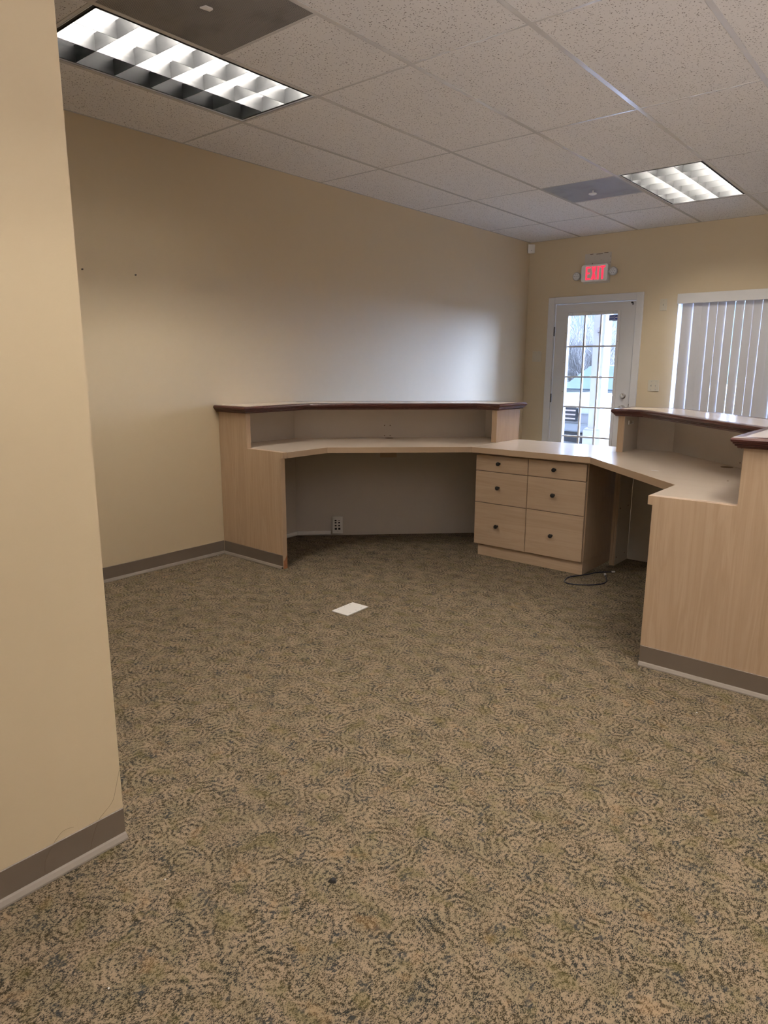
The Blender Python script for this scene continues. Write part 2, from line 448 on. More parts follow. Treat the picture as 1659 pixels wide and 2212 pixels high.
for j, y in enumerate(ys):
    for i in range(len(xs)-1):
        if xs[i+1] <= JX and y < JY: continue
        x0, x1 = xs[i]+(G if i else 0), xs[i+1]-G
        if x0 < JX and y < JY: x0 = JX
        if j == 0: yy = -.007
        elif j == len(ys)-1: continue
        else: yy = y
        key = ('c', round(x1-x0, 3))
        if key not in cross: cross[key] = bar(-(x1-x0)/2, (x1-x0)/2, -(G if j else .007), (G if j else .007)).mesh('grid_tee', M['tbar'])
        put('grid_tee', cross[key], ceil, ((x0+x1)/2, yy, H+.0002))
for i, j in ((2, 4), (2, 1)):       # short tee between vent and half tile
    put('grid_tee', cross[('c', round(T-2*G, 3))], ceil, ((xs[i]+xs[i+1])/2, ys[j+1]+T, H+.0002))
# angle along the near wall
mb = MB(); mb.box(JX, JX+.014, YB, JY, H, H+.0014); put('wall_angle', mb.mesh('wall_angle', M['tbar']), ceil)
mb = MB(); mb.box(0, JX+.014, JY, JY+.014, H, H+.0014); put('wall_angle', mb.mesh('wall_angle', M['tbar']), ceil)

# ------------------------------------------------------------------ troffer lights with parabolic louvres
def blade(mb, along, a0, a1, c, z0, z1, t0, t1):
    n = 5; L = []; R = []
    for k in range(n+1):
        f = k/n; t = t0+(t1-t0)*f**2
        L.append((c-t, z0+(z1-z0)*f)); R.append((c+t, z0+(z1-z0)*f))
    poly = L+R[::-1]
    (mb.prism_x if along == 'x' else mb.prism_y)(poly, a0, a1)
LW, LL = .548, 1.150
def louvre_mesh(dead_wide=False):
    mb = MB()
    for k in range(4):
        c = -LW/2+LW*k/3
        blade(mb, 'y', -LL/2, LL/2, c, .002, .085, .0012, .010)
    for k in range(7):
        c = -LL/2+LL*k/6
        blade(mb, 'x', -LW/2, LW/2, c, .002, .070, .0010, .007)
    return mb.mesh('louvre', M['louver'])
hb = MB(); W2, L2 = .2925, .5975
hb.box(-W2, W2, -L2, L2, .146, .15)
for a, b, c, d in ((-W2,-W2+.003,-L2,L2),(W2-.003,W2,-L2,L2),(-W2,W2,-L2,-L2+.003),(-W2,W2,L2-.003,L2)): hb.box(a,b,c,d,.001,.15)
for k in (1, 2):                                            # reflector ridges that part the three lamps
    c = -LW/2+LW*k/3; hb.prism_y([(c-.017,.085),(c+.017,.085),(c+.008,.120),(c-.008,.120)], -L2, L2)
HOUSE = hb.mesh('housing', M['housing'])
rb = MB()
for a, b, c, d in ((-W2+.003,-LW/2-.002,-L2+.003,L2-.003),(LW/2+.002,W2-.003,-L2+.003,L2-.003),(-LW/2-.002,LW/2+.002,-L2+.003,-LL/2-.002),(-LW/2-.002,LW/2+.002,LL/2+.002,L2-.003)): rb.box(a,b,c,d,.006,.02)
RIM = rb.mesh('gap_frame', M['rim'])
LOUV = louvre_mesh()
tb = MB(); tb.lathe((0,-.58,.115), (0,1,0), [(0,.006),(.01,.013),(1.15,.013),(1.16,.006)], 10)
TUBE_ON = tb.mesh('tube', M['tube'], smooth=True); TUBE_OFF = tb.mesh('tube', M['tube_off'], smooth=True)
LLAB = {
 (1,4): 'large recessed ceiling light over the left wall, its row of cells nearest the wall dark',
 (3,1): 'recessed ceiling light by the exit door, all its louvre cells lit',
 (8,1): 'recessed ceiling light over the blinds, out to the right of the frame',
 (6,4): 'recessed ceiling light above the end of the right-hand desk, over the frame',
 (5,5): 'recessed ceiling light over the foreground carpet, above the frame'}
for (i, j) in LIGHTS:
    cx, cy = (xs[i]+xs[i+1])/2, (ys[j]+ys[j+1])/2
    t = thing('ceiling_light', (cx, cy, H+.0016), LLAB[(i,j)], 'ceiling light', 'recessed louvred ceiling lights')
    put('housing', HOUSE, t); put('gap_frame', RIM, t); put('louvre', LOUV, t)
    for k in range(3):
        off = ((i, j) == (1, 4) and k == 0) or ((i, j) == (5, 5) and k == 2)
        o = put('tube', TUBE_OFF if off else TUBE_ON, t, (-LW/3+LW*k/3, 0, 0))
        if off: o['label'] = 'unlit fluorescent tube'

def vent(i, j, mat, label, fname):
    x0, x1 = xs[i]+.004, xs[i+1]-.004; y0, y1 = ys[j+1]+.004, ys[j+1]+T-.004
    c = ((x0+x1)/2, (y0+y1)/2, H+.0016)
    t = thing('ceiling_vent', c, label, 'vent', 'perforated ceiling return vents')
    mb = MB(); mb.box(x0+.022, x1-.022, y0+.022, y1-.022, H+.0016, H+.0032); part('perforated_face', mb, mat, t)
    mb = MB()
    for a,b,cc,d in ((x0,x1,y0,y0+.022),(x0,x1,y1-.022,y1),(x0,x0+.022,y0+.022,y1-.022),(x1-.022,x1,y0+.022,y1-.022)): mb.box(a,b,cc,d,H+.0016,H+.004)
    part('frame', mb, mat, t)
    mb = MB(); mb.box(x0+.05, x1-.05, y0+.05, y1-.05, H+.01, H+.19); part('duct_boot', mb, M['dark'], t)
    return t, c
t, c = vent(2, 4, M['perf_dark'], 'dark perforated ceiling vent beside the large light, with a torn white tab', 'torn_tab')
mb = MB(); mb.add([(c[0]-.012,c[1]-.02,H-.004),(c[0]+.016,c[1]-.012,H-.001),(c[0]+.02,c[1]+.018,H-.006),(c[0]-.008,c[1]+.024,H-.002),
   (c[0]-.012,c[1]-.02,H+.001),(c[0]+.016,c[1]-.012,H+.0015),(c[0]+.02,c[1]+.018,H+.001),(c[0]-.008,c[1]+.024,H+.0015)],
   [(0,1,2,3),(7,6,5,4),(0,4,5,1),(1,5,6,2),(2,6,7,3),(3,7,4,0)]); part('torn_tab', mb, M['plastic'], t)
t, c = vent(2, 1, M['perf_grey'], 'grey perforated ceiling vent next to the light by the exit door', 'fastener')
mb = MB(); mb.lathe((c[0],c[1],H+.002), (0,0,-1), [(0,.006),(.02,.006),(.022,.03),(.028,.032),(.034,.02)], 14); part('fastener', mb, M['plastic'], t, smooth=True)

# ------------------------------------------------------------------ door
m = MB()
for a,b,c,d in ((.270,.347,0,2.087),(1.258,1.331,0,2.087),(.347,1.258,2.014,2.087)): m.box(a,b,-.018,0,c,d); 
struct('trim_door_casing', m, M['white'], bevel=.004).name = 'trim_1'
m = MB()
for a,b,c,d in ((DX0,DX0+.012,0,2.022),(DX1-.012,DX1,0,2.022),(DX0+.012,DX1-.012,2.010,2.022)): m.box(a,b,.0,.13,c,d)
struct('trim_2', m, M['white'])
GX0, GX1, GZ0, GZ1 = .512, 1.066, .235, 1.882
m = MB()
for a,b,c,d in ((DX0+.016,GX0,.012,2.006),(GX1,DX1-.016,.012,2.006),(GX0,GX1,.012,GZ0),(GX0,GX1,GZ1,2.006)): m.box(a,b,.006,.05,c,d)
door = struct('door_1', m, M['door'], loc=(.804, .028, .012))
m = MB()
FR = .034
for a,b,c,d in ((GX0-FR,GX0,GZ0-FR,GZ1+FR),(GX1,GX1+FR,GZ0-FR,GZ1+FR),(GX0,GX1,GZ0-FR,GZ0),(GX0,GX1,GZ1,GZ1+FR)): m.box(a,b,-.006,.0065,c,d)
lf = part('lite_frame', m, M['white'], door, bevel=.004)
sb = MB()
for x,z in [(GX0-.02,1.70),(GX0-.02,1.38),(GX0-.02,1.06),(GX0-.02,.74),(GX0+.05,GZ1+.018),(GX0+.26,GZ1+.018),(GX1-.05,GZ1+.018),(GX1+.018,1.6),(GX1+.018,1.2)]:
    sb.lathe((x,-.0058,z), (0,-1,0), [(0,.004),(.001,.003)], 8)
part('screw_cap', sb, M['hinge'], lf)
vx = [.700, .882]; hz = [1.553, 1.224, .894, .563]
for x in vx:
    m = MB(); m.box(x-.009, x+.009, .014, .0375, GZ0, GZ1); part('muntin', m, M['white'], lf)
ex = [GX0]+vx+[GX1]
for z in hz:
    for a, b in zip(ex[:-1], ex[1:]):
        m = MB(); m.box(a+(.009 if a != GX0 else 0), b-(.009 if b != GX1 else 0),   .015, .037, z-.009, z+.009); part('muntin', m, M['white'], lf)
ez = [GZ0]+hz[::-1]+[GZ1]
for a, b in zip(ex[:-1], ex[1:]):
    for c, d in zip(ez[:-1], ez[1:]):
        m = MB(); m.box(a, b, .038, .042, c, d); part('pane', m, M['glass'], door)
for z in (1.72, .985, .25):
    m = MB(); m.lathe((DX0+.010,-.006,z-.05), (0,0,1), [(0,.004),(.003,.0075),(.097,.0075),(.1,.004)], 10)
    part('hinge', m, M['hinge'], door)
m = MB(); m.lathe((1.182,.006,1.030), (0,-1,0), [(0,.032),(.006,.032),(.012,.027),(.014,.024)], 20)
db = part('deadbolt', m, M['steel'], door, smooth=True)
m = MB(); m.add([(1.166,-.030,1.046),(1.172,-.030,1.052),(1.198,-.030,1.014),(1.192,-.030,1.008),(1.166,-.006,1.046),(1.172,-.006,1.052),(1.198,-.006,1.014),(1.192,-.006,1.008)],
   [(0,1,2,3),(7,6,5,4),(0,4,5,1),(1,5,6,2),(2,6,7,3),(3,7,4,0)]); part('thumb_turn', m, M['steel'], db)
m = MB(); m.lathe((1.184,.006,.900), (0,-1,0), [(0,.034),(.008,.033),(.014,.016),(.03,.014),(.036,.024),(.05,.030),(.066,.027),(.072,.014)], 20)
part('door_knob', m, M['steel'], door, smooth=True)
m = MB(); m.box(1.249, 1.2565, -.004, .006, .86, .95); part('latch_plate', m, M['hinge'], door)
m = MB(); m.lathe((1.205,.007,1.990), (0,-1,0), [(0,.010),(.003,.009)], 8); m.box(1.212,1.222,.003,.006,1.965,1.995); part('screw_hole', m, M['dark'], door)
# sticker on the glass, upper right
st = thing('window_sticker', (1.03, .0365, 1.855), 'small security sticker with a round blue badge on the door glass', 'sticker')
m = MB(); m.box(.958, 1.062,   .0360, .0375, 1.815, 1.878); part('label_sheet', m, M['sticker_grey'], st)
m = MB(); m.lathe((1.042,.0359,1.848), (0,-1,0), [(0,.020),(.0008,.020)], 20); part('badge', m, M['sticker_blue'], st)
m = MB()
for x,z,h in ((1.031,1.843,.010),(1.040,1.842,.014),(1.049,1.845,.010)): m.box(x-.0035,x+.0035,  .0346,.0351,z,z+h)
part('badge_mark', m, M['plastic'], st)
m = MB(); m.box(.962,1.015,.0355,.0359,1.860,1.866); m.box(.962,1.012,.0355,.0359,1.832,1.840); part('print_line', m, M['sticker_blue'], st)

# ------------------------------------------------------------------ window and vertical blinds
m = MB()
for a,b,c,d in ((WX0,WX0+.035,WZ0,WZ1),(WX1-.035,WX1,WZ0,WZ1),(WX0+.035,WX1-.035,WZ0,WZ0+.04),(WX0+.035,WX1-.035,WZ1-.04,WZ1),((WX0+WX1)/2-.02,(WX0+WX1)/2+.02,WZ0+.04,WZ1-.04)): m.box(a,b,.075,.12,c,d)
m2 = MB()
m2.box(WX0, WX0+.006, .0, .075, WZ0, WZ1); m2.box(WX1-.006, WX1, .0, .075, WZ0, WZ1); m2.box(WX0+.006, WX1-.006, .0, .075, WZ1-.006, WZ1)
struct('trim_3', m2, M['white'])
win = struct('window_1', m, M['white'])
for a, b in ((WX0+.035,(WX0+WX1)/2-.02),((WX0+WX1)/2+.02,WX1-.035)):
    m = MB(); m.box(a,b,.095,.099,WZ0+.04,WZ1-.04); part('pane', m, M['glass'], win)
m = MB(); m.box(WX0, WX1, -.02, .075, WZ0-.025, WZ0); part('sill', m, M['white'], win)
bl = thing('vertical_blinds', ((WX0+WX1)/2, -.03, 2.0), 'white vertical blinds closed across the window beside the exit door', 'blinds')
m = MB(); m.box(1.684, 3.78, -.075, -.066, 1.945, 2.040); m.box(1.684, 1.690, -.066, -.001, 1.945, 2.040); m.box(3.774, 3.78, -.066, -.001, 1.945, 2.040)
m.box(1.690, 3.774, -.066, -.001, 2.034, 2.040)
part('valance', m, M['white'], bl, bevel=.002)
m = MB(); m.box(1.70, 3.76, -.048, -.012, 1.975, 2.012); part('head_rail', m, M['plastic'], bl)
def vane_mesh():
    mb = MB(); n = 6; wv = .0742; hgt = 1.152
    vs = []
    for k in range(n+1):
        u = k/n-.5; yy = -.0022*(1-4*u*u)
        for z in (0, hgt): vs.append((u*wv, yy, z)); vs.append((u*wv, yy+.0012, z))
    fs = []
    for k in range(n):
        a = k*4; b = a+4
        fs += [(a,b,b+2,a+2),(a+1,a+3,b+3,b+1),(a,a+1,b+1,b),(a+2,b+2,b+3,a+3)]
    fs += [(0,2,3,1),(n*4,n*4+1,n*4+3,n*4+2)]
    return mb.add(vs, fs).mesh('vane', M['vane'])
VM = vane_mesh()
GAPX = [1.834,1.910,1.977,2.056,2.129,2.202,2.291,2.365,2.443,2.512]
x = 1.7145; edges = [1.712]+GAPX
while edges[-1]+.0745 < 3.74: edges.append(edges[-1]+.0745)
root = ROOTLOC[bl.name]
VX = []
VX += [(1.762, .06), (1.797, .10)]
for a, b in zip(edges[1:-1], edges[2:]): VX.append(((a+b)/2, 0))
for k, (vxx, _) in enumerate(VX):
    tw = random.uniform(.02, .09) if k > 1 else (.08, .16)[k]
    o = put('vane', VM, bl, (vxx-root.x, -.030+.0022*(k % 2)-root.y, .815-root.z))
    o.rotation_euler = (random.uniform(-.003,.003), random.choice((-1,1))*random.uniform(.0008,.0024), tw)
    m = None

# ------------------------------------------------------------------ things on the far wall
t = thing('exit_sign', (.80, -.001, 2.31), 'lit EXIT sign with two round emergency lamp heads above the door', 'sign')
m = MB(); m.box(.664,.955,-.004,-.001,2.205,2.512); part('backing_plate', m, M['patch'], t)
for a,b,c,d in ((.72,.755,2.503,2.508),(.79,.86,2.499,2.504),(.875,.92,2.505,2.510),(.945,.948,2.46,2.475),(.944,.947,2.40,2.415),(.745,.757,2.405,2.411),(.842,.847,2.437,2.442)):
    mb = MB(); mb.box(a,b,-.0046,-.004,c,d); part('scuff', mb, M['hole'], t)
def rrect(x0,x1,z0,z1,r,n=5):
    p = []
    for cx,cz,a in ((x1-r,z1-r,0),(x0+r,z1-r,90),(x0+r,z0+r,180),(x1-r,z0+r,270)):
        for k in range(n+1):
            q = math.radians(a+90*k/n); p.append((cx+r*math.cos(q), cz+r*math.sin(q)))
    return p
m = MB(); m.prism_y(rrect(.652,.945,2.222,2.394,.022), -.052, -.004); part('case', m, M['plastic'], t, bevel=.003)
def letter(ch, x, z, w_, h, s, y):
    mb = MB(); B = lambda a,b,c,d: mb.box(x+a*w_, x+b*w_, y, y+.0012, z+c*h, z+d*h)
    if ch == 'E':
        B(0,.34,0,1); B(.34,1,0,.13); B(.34,.86,.44,.56); B(.34,1,.87,1)
    if ch == 'I': B(0,1,0,1)
    if ch == 'T': B(.31,.69,0,.86); B(0,1,.86,1)
    if ch == 'X':
        for q in (((0,0),(.38,0),(1,1),(.62,1)), ((.62,0),(1,0),(.38,1),(0,1))):
            mb.prism_y([(x+a*w_, z+b*h) for a,b in q], y+(.0001 if q[0][0] else 0), y+.0012)
    return mb
for ch, x, wd in (('E',.704,.050),('X',.765,.056),('I',.832,.019),('T',.862,.054)):
    part('letter', letter(ch, x, 2.240, wd, .134, .02, -.0534), M['red'], t)
for cx, cz in ((.598,2.287),(1.000,2.312)):
    ax = (0,-1,0)
    m = MB(); m.lathe((cx,-.001,cz), ax, [(0,.030),(.02,.041),(.045,.044),(.050,.040)], 24); m.box(min(cx,.80)+(0 if cx<.8 else .14), (.66 if cx<.8 else cx), -.03,-.012,cz-.012,cz+.012)
    hd = part('lamp_head', m, M['bezel'], t, smooth=True)
    m = MB(); m.lathe((cx,-.050,cz), ax, [(0,.035),(.003,.033),(.005,.02)], 24); part('lens', m, M['led'], hd, smooth=True)
    m = MB()
    for k in range(7):
        a = k*math.pi/3; r = .021 if k < 6 else 0
        m.lathe((cx+r*math.cos(a), -.0535, cz+r*math.sin(a)), ax, [(0,.0065),(.003,.005)], 8)
    part('reflector_cup', m, M['bezel'], hd)
t = thing('motion_sensor', (.035,-.035,2.62), 'small white motion sensor high in the corner by the ceiling', 'sensor')
m = MB()
poly = [(.004,-.060),(.060,-.004),(.040,-.004),(.004,-.040)]
m.prism([(.003,-.062),(.016,-.070),(.070,-.016),(.062,-.003),(.003,-.003)], 2.578, 2.672); part('case', m, M['plastic'], t, bevel=.006)
m = MB(); m.lathe((.042,-.0425,2.607), (.707,-.707,0), [(0,.004),(.0015,.003)], 8); part('indicator', m, M['dark'], t)
def plate(name, x, z, wd, ht, label, cat, mat, toggles=0, screws=()):
    t = thing(name, (x,-.001,z), label, cat)
    m = MB(); m.box(x-wd/2,x+wd/2,-.007,-.001,z-ht/2,z+ht/2); part('cover_plate', m, mat, t, bevel=.003)
    for k in range(toggles):
        tx = x+(k-(toggles-1)/2)*.046
        m = MB(); m.box(tx-.005,tx+.005,-.0075,-.0068,z-.012,z+.012); part('slot', m, M['bezel'], t)
        m = MB(); m.prism_x([(-.007,z-.006),(-.007,z+.006),(-.020,z+.012),(-.021,z+.004)], tx-.004, tx+.004); part('toggle', m, mat, t)
    for dx, dz in screws:
        m = MB(); m.lathe((x+dx,-.007,z+dz),(0,-1,0),[(0,.0042),(.0012,.003)],8); part('screw', m, M['bezel'], t)
plate('light_switch', 1.531, 1.949, .070, .115, 'almond single toggle switch high between the door and the blinds', 'switch', M['almond'], 1, ((0,.04),(0,-.04)))
plate('light_switch', 1.498, 1.146, .114, .115, 'almond double toggle switch low between the door and the blinds', 'switch', M['almond'], 2, ((.023,.04),(.023,-.04),(-.023,.04),(-.023,-.04)))
plate('blank_plate', .152, 1.449, .112, .118, 'cream blank cover plate with four screws left of the door', 'wall plate', M['almond'], 0, ((.024,.042),(.024,-.042),(-.024,.042),(-.024,-.042)))

# ------------------------------------------------------------------ reception desks
ZT, ZU, ZC = .785, .745, 1.020
def desk(mirror, ye, name, label):
    def X(x): return 3.64-x if mirror else x
    def P(pts): return [(X(a), b) for a, b in pts]
    yb = -2.615
    t = thing(name, (X(.65), -3.4, 0), label, 'desk')
    # end panel with its stepped outline
    prof = [(.004,0),(.635,0),(.635,ZU),(.657,ZU),(.657,ZT),(.300,ZT),(.300,ZC),(.004,ZC)]
    m = MB(); m.prism_y([(X(a),z) for a,z in prof], ye, ye+.038)
    ep = part('end_panel', m, M['maple_v'], t, bevel=.001)
    m = MB(); a, b = sorted((X(.6352), X(.6370))); m.box(a, b, ye+.0015, ye+.0365, 0.0, ZU-.001); part('edge_band', m, M['maple_edge'], ep)
    if not mirror:
        m = MB(); m.prism_y([(.6371,0),(.6371,.088),(.6371,.001)], ye+.0015, ye+.036)
        m = MB(); m.prism_x([(ye+.002,.0),(ye+.036,.0),(ye+.036,.098),(ye+.030,.085),(ye+.014,.060),(ye+.003,.055)], .6370, .6374); part('bare_patch', m, M['raw'], ep, label='bare orange-brown chipped patch at the foot of the edge')
    m = cove('c', [(X(.010), ye), (X(.635), ye)], 1 if mirror else -1)
    part('vinyl_base', m, [M['vinyl'], M['toe']], ep)
    # back panels (inside faces): along the wall, diagonal, straight
    inn = [(.030, ye+.039), (.030, -3.680), (1.095, yb), (1.340, yb)]
    out = [tuple(v) for v in offset_path(inn, .026, False, -1)]
    out = offset_path(inn, .026, False, 1)
    if abs(out[0].x-.004) > .01: out = offset_path(inn, .026, False, -1)
    for k in range(3):
        q = [inn[k], inn[k+1], tuple(out[k+1]), tuple(out[k])]
        m = MB(); m.prism(P(q), .001, ZC); part('back_panel', m, M['inner'], t)
    # worksurface
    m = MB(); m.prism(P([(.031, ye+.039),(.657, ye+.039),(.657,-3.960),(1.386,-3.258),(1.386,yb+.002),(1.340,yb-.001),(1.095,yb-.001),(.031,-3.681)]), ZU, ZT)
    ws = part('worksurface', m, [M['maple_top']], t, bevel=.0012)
    m = MB()
    e = [(.657, ye+.039),(.657,-3.960),(1.386,-3.258)]
    o2 = offset_path(e, .0012, False, -1)
    for k in range(2): m.prism(P([e[k], e[k+1], tuple(o2[k+1]), tuple(o2[k])]), ZU+.0008, ZT-.0012)
    part('edge_band', m, M['maple_edge'], ws)
    # leg panels under the surface and post above it, at the cabinet end
    pf = -2.87 if mirror else -2.92
    for a, b in ((1.342,1.358),(1.3595,1.3765)):
        m = MB(); x0, x1 = sorted((X(a), X(b))); m.box(x0, x1, -2.85, yb-.002, .001, ZU-.0005); part('leg_panel', m, M['maple_v'], t, bevel=.0008)
    m = MB(); x0, x1 = sorted((X(1.3405), X(1.3418))); m.box(x0, x1, -2.848, yb-.002, .002, ZU-.0005); part('leg_lining', m, M['inner'], t)
    m = MB(); x0, x1 = sorted((X(1.336), X(1.378))); m.box(x0, x1, pf, yb+.03, ZT+.0005, ZC-.0005); po = part('post_panel', m, M['maple_v'], t, bevel=.0008)
    m = MB(); x0, x1 = sorted((X(1.3348), X(1.336))); m.box(x0, x1, pf+.002, yb-.002, ZT+.0005, ZC-.0005); part('post_lining', m, M['inner'], po)
    # counter top
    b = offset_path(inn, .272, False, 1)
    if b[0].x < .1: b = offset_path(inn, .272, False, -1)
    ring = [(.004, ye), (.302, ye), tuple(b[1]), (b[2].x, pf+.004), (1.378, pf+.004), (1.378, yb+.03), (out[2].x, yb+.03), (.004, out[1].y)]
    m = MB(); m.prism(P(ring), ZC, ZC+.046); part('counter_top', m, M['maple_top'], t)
    prof = [(0,.0465),(.020,.0475),(.028,.047),(.037,.043),(.041,.035),(.039,.027),(.033,.023),(.033,.018),(.0265,.0155),(.0265,.010),(.019,.0075),(.017,.001),(.0,.001)]
    path = ring if not mirror else ring
    m = MB(); n = len(path); rings = []
    for d, _ in prof:
        r = offset_path(path, d, mirror, -1)
        if not mirror:
            for idx, sgn in ((0, 1), (n-1, -1)):
                a = Vector(path[idx]); nb = Vector(path[1 if idx == 0 else n-2]); dr = (nb-a).normalized()
                if abs(dr.x) > 1e-5: r[idx] = r[idx]+dr*((a.x-r[idx].x)/dr.x)
        rings.append(r)
    vs = [(X(rings[j][i].x), rings[j][i].y, ZC+prof[j][1]) for j in range(len(prof)) for i in range(n)]
    segs = n if mirror else n-1
    m.add(vs, [(j*n+i, j*n+(i+1)%n, (j+1)*n+(i+1)%n, (j+1)*n+i) for j in range(len(prof)-1) for i in range(segs)])
    part('moulding', m, M['mahogany'], t, smooth=True)
    return t, X
dl, _ = desk(False, YE, 'reception_desk', 'maple reception desk with raised mahogany-edged counter against the left wall')
dr, _ = desk(True, -4.33, 'reception_desk', 'right-hand maple reception desk whose end panel faces the camera, counter before the blinds')
s = 2**-.5
def hole_on_diag(t, x, y, z, nx, r=.004):
    m = MB(); m.lathe((x,y,z), (nx*s,-s,0), [(0,r),(.0008,r*.8)], 8); part('screw_hole', m, M['hole'], t)
for x,y,z in ((.526,-3.184,.880),(.557,-3.153,.880),(.526,-3.184,.800),(.557,-3.153,.800)):
    u = (x-y-3.710)/2; hole_on_diag(dl, x-u, y+u, z, 1)
for x,y,z in ((3.071,-3.151,.896),(3.107,-3.187,.897),(3.070,-3.150,.813),(3.104,-3.184,.812)):
    xm = 3.64-x; u = (xm-y-3.710)/2; hole_on_diag(dr, 3.64-(xm-u), y+u, z, -1)
for t, x, y in ((dl,.580,-3.192),(dr,3.015,-3.165)):
    m = MB(); m.lathe((x,y,ZT+.0002), (0,0,1), [(0,.033),(.0006,.033)], 24); part('grommet_hole', m, M['hole'], t)
m = MB(); m.lathe((3.145,-3.677,ZT), (0,0,1), [(0,.005),(.001,.004)], 8); part('screw_hole', m, M['hole'], dr)
m = MB(); m.prism([(.503,-3.213),(.595,-3.121),(.616,-3.142),(.524,-3.234)], .632, ZU-.0005); part('support_block', m, M['maple_edge'], dl)
for y,z in ((-2.817,.398),(-2.674,.396),(-2.824,.056),(-2.674,.060)):
    m = MB(); m.lathe((3.64-1.3405,y,z), (1,0,0), [(0,.006),(.001,.005)], 8); part('screw_hole', m, M['hole'], dr)
# white raceway along the foot of the left desk's back
inn = [(.030,-4.32),(.030,-3.680),(.222,-3.488)]
oo = offset_path(inn, .016, False, -1)
for k in range(2):
    m = MB(); m.prism([inn[k], inn[k+1], tuple(oo[k+1]), tuple(oo[k])], .010, .040); part('cable_raceway', m, M['plastic'], dl, bevel=.003)
# clip under the right counter
t = single('wire_clip', MB().box(2.3055,2.312,-2.806,-2.800,.962,.988).box(2.3055,2.312,-2.800,-2.735,.962,.9665).box(2.3055,2.312,-2.735,-2.729,.962,.984).box(2.3055,2.312,-2.748,-2.735,.980,.984), M['plastic'], (2.307,-2.77,.96), 'small white J-shaped clip under the right-hand counter, on the post', 'clip')

# worktop between the desks
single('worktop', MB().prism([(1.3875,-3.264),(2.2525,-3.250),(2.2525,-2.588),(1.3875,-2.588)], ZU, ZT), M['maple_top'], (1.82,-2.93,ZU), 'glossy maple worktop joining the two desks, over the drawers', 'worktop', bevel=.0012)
ob = MB(); ob.prism([(1.3875,-3.2652),(2.2525,-3.2512),(2.2525,-3.2502),(1.3875,-3.2642)], ZU+.0008, ZT-.0012)
wt = [o for o in bpy.data.objects if o.name == 'worktop'][0]
part('edge_band', ob, M['maple_edge'], wt)

# drawer cabinet
t = thing('drawer_cabinet', (1.81,-2.95,0), 'maple cabinet with six drawers and black knobs between the two desks', 'cabinet')
m = MB(); m.box(1.408, 2.226, -3.199, -2.640, .090, ZU-.001); part('carcass', m, M['maple_v'], t, bevel=.001)
m = MB(); m.box(1.424, 2.222, -3.200, -2.645, 0.001, .090); part('plinth', m, M['maple_h'], t, bevel=.001)
for (x0, x1) in ((1.4015,1.806),(1.8105,2.219)):
    for z0, z1 in ((.6215,.731),(.3965,.6175),(.0905,.3925)):
        dz = -.002 if x0 < 1.5 else 0
        m = MB(); m.box(x0, x1, -3.220, -3.2005, z0+dz, z1+dz); d = part('drawer', m, M['maple_h'], t, bevel=.0012)
        kz = {.6215:.678,.3965:.510,.0905:.236}[z0]; kx = 1.589 if x0 < 1.5 else 2.004
        m = MB(); m.lathe((kx,-3.220,kz), (0,-1,0), [(0,.008),(.003,.006),(.014,.005),(.018,.011),(.024,.0145),(.029,.013),(.032,.007)], 16); part('knob', m, M['black'], d, smooth=True)

# data outlet box on the left desk's back
t = thing('outlet_box', (.262,-3.445,.01), 'white surface-mounted socket box with black ports under the left desk', 'outlet')
u0 = Vector((.232,-3.484,0)); tv = Vector((s,s,0)); nv = Vector((s,-s,0))
base = Vector((.2305,-3.4795,0))
def dbox(mb, a0,a1,d0,d1,z0,z1):
    q = [base+tv*a0+nv*d0, base+tv*a1+nv*d0, base+tv*a1+nv*d1, base+tv*a0+nv*d1]
    mb.prism([(p.x,p.y) for p in q], z0, z1)
m = MB(); dbox(m, .004,.080,.0005,.030,.028,.158); part('back_box', m, M['plastic'], t, bevel=.002)
m = MB(); dbox(m, 0,.084,.0302,.037,.024,.162); part('cover_plate', m, M['plastic'], t, bevel=.002)
for r, z in enumerate((.130,.112,.088,.063)):
    for k, a in enumerate((.027,.055)):
        m = MB(); hh = .008 if r == 3 else (.0055 if r else (.006 if k == 0 else .002)); dbox(m, a-.0085,a+.0085 if r == 3 else a+.006,.0371,.0378,z-hh,z+hh); part('port', m, M['dark'], t)
m = MB(); p_ = base+tv*.042+nv*.0372; m.lathe((p_.x,p_.y,.042),(s,-s,0),[(0,.003),(.001,.002)],8); part('screw', m, M['bezel'], t)

# ------------------------------------------------------------------ small things on floor and walls
t = thing('floor_plate', (1.507,-4.66,0), 'white rectangular plate with six screw holes lying on the carpet', 'plate')
m = MB(); Q = [(1.452,-4.748),(1.446,-4.570),(1.562,-4.566),(1.570,-4.745)]
m.prism(Q, .001, .007); part('sheet', m, M['plastic'], t, bevel=.0015)
for a in (.14,.86):
    for b in (.22,.5,.76):
        x = Q[0][0]*(1-a)*(1-b)+Q[3][0]*a*(1-b)+Q[1][0]*(1-a)*b+Q[2][0]*a*b; y = Q[0][1]*(1-a)*(1-b)+Q[3][1]*a*(1-b)+Q[1][1]*(1-a)*b+Q[2][1]*a*b
        m = MB(); m.lathe((x,y,.0069),(0,0,1),[(0,.0032),(.0006,.003)],8); part('screw_hole', m, M['bezel'], t)
cp = [(2.345,-3.010),(2.277,-3.085),(2.246,-3.170),(2.205,-3.245),(2.180,-3.312),(2.190,-3.385),(2.220,-3.424),(2.266,-3.425),(2.336,-3.384),(2.388,-3.325),(2.404,-3.269),(2.395,-3.213),(2.363,-3.145),(2.342,-3.106)]
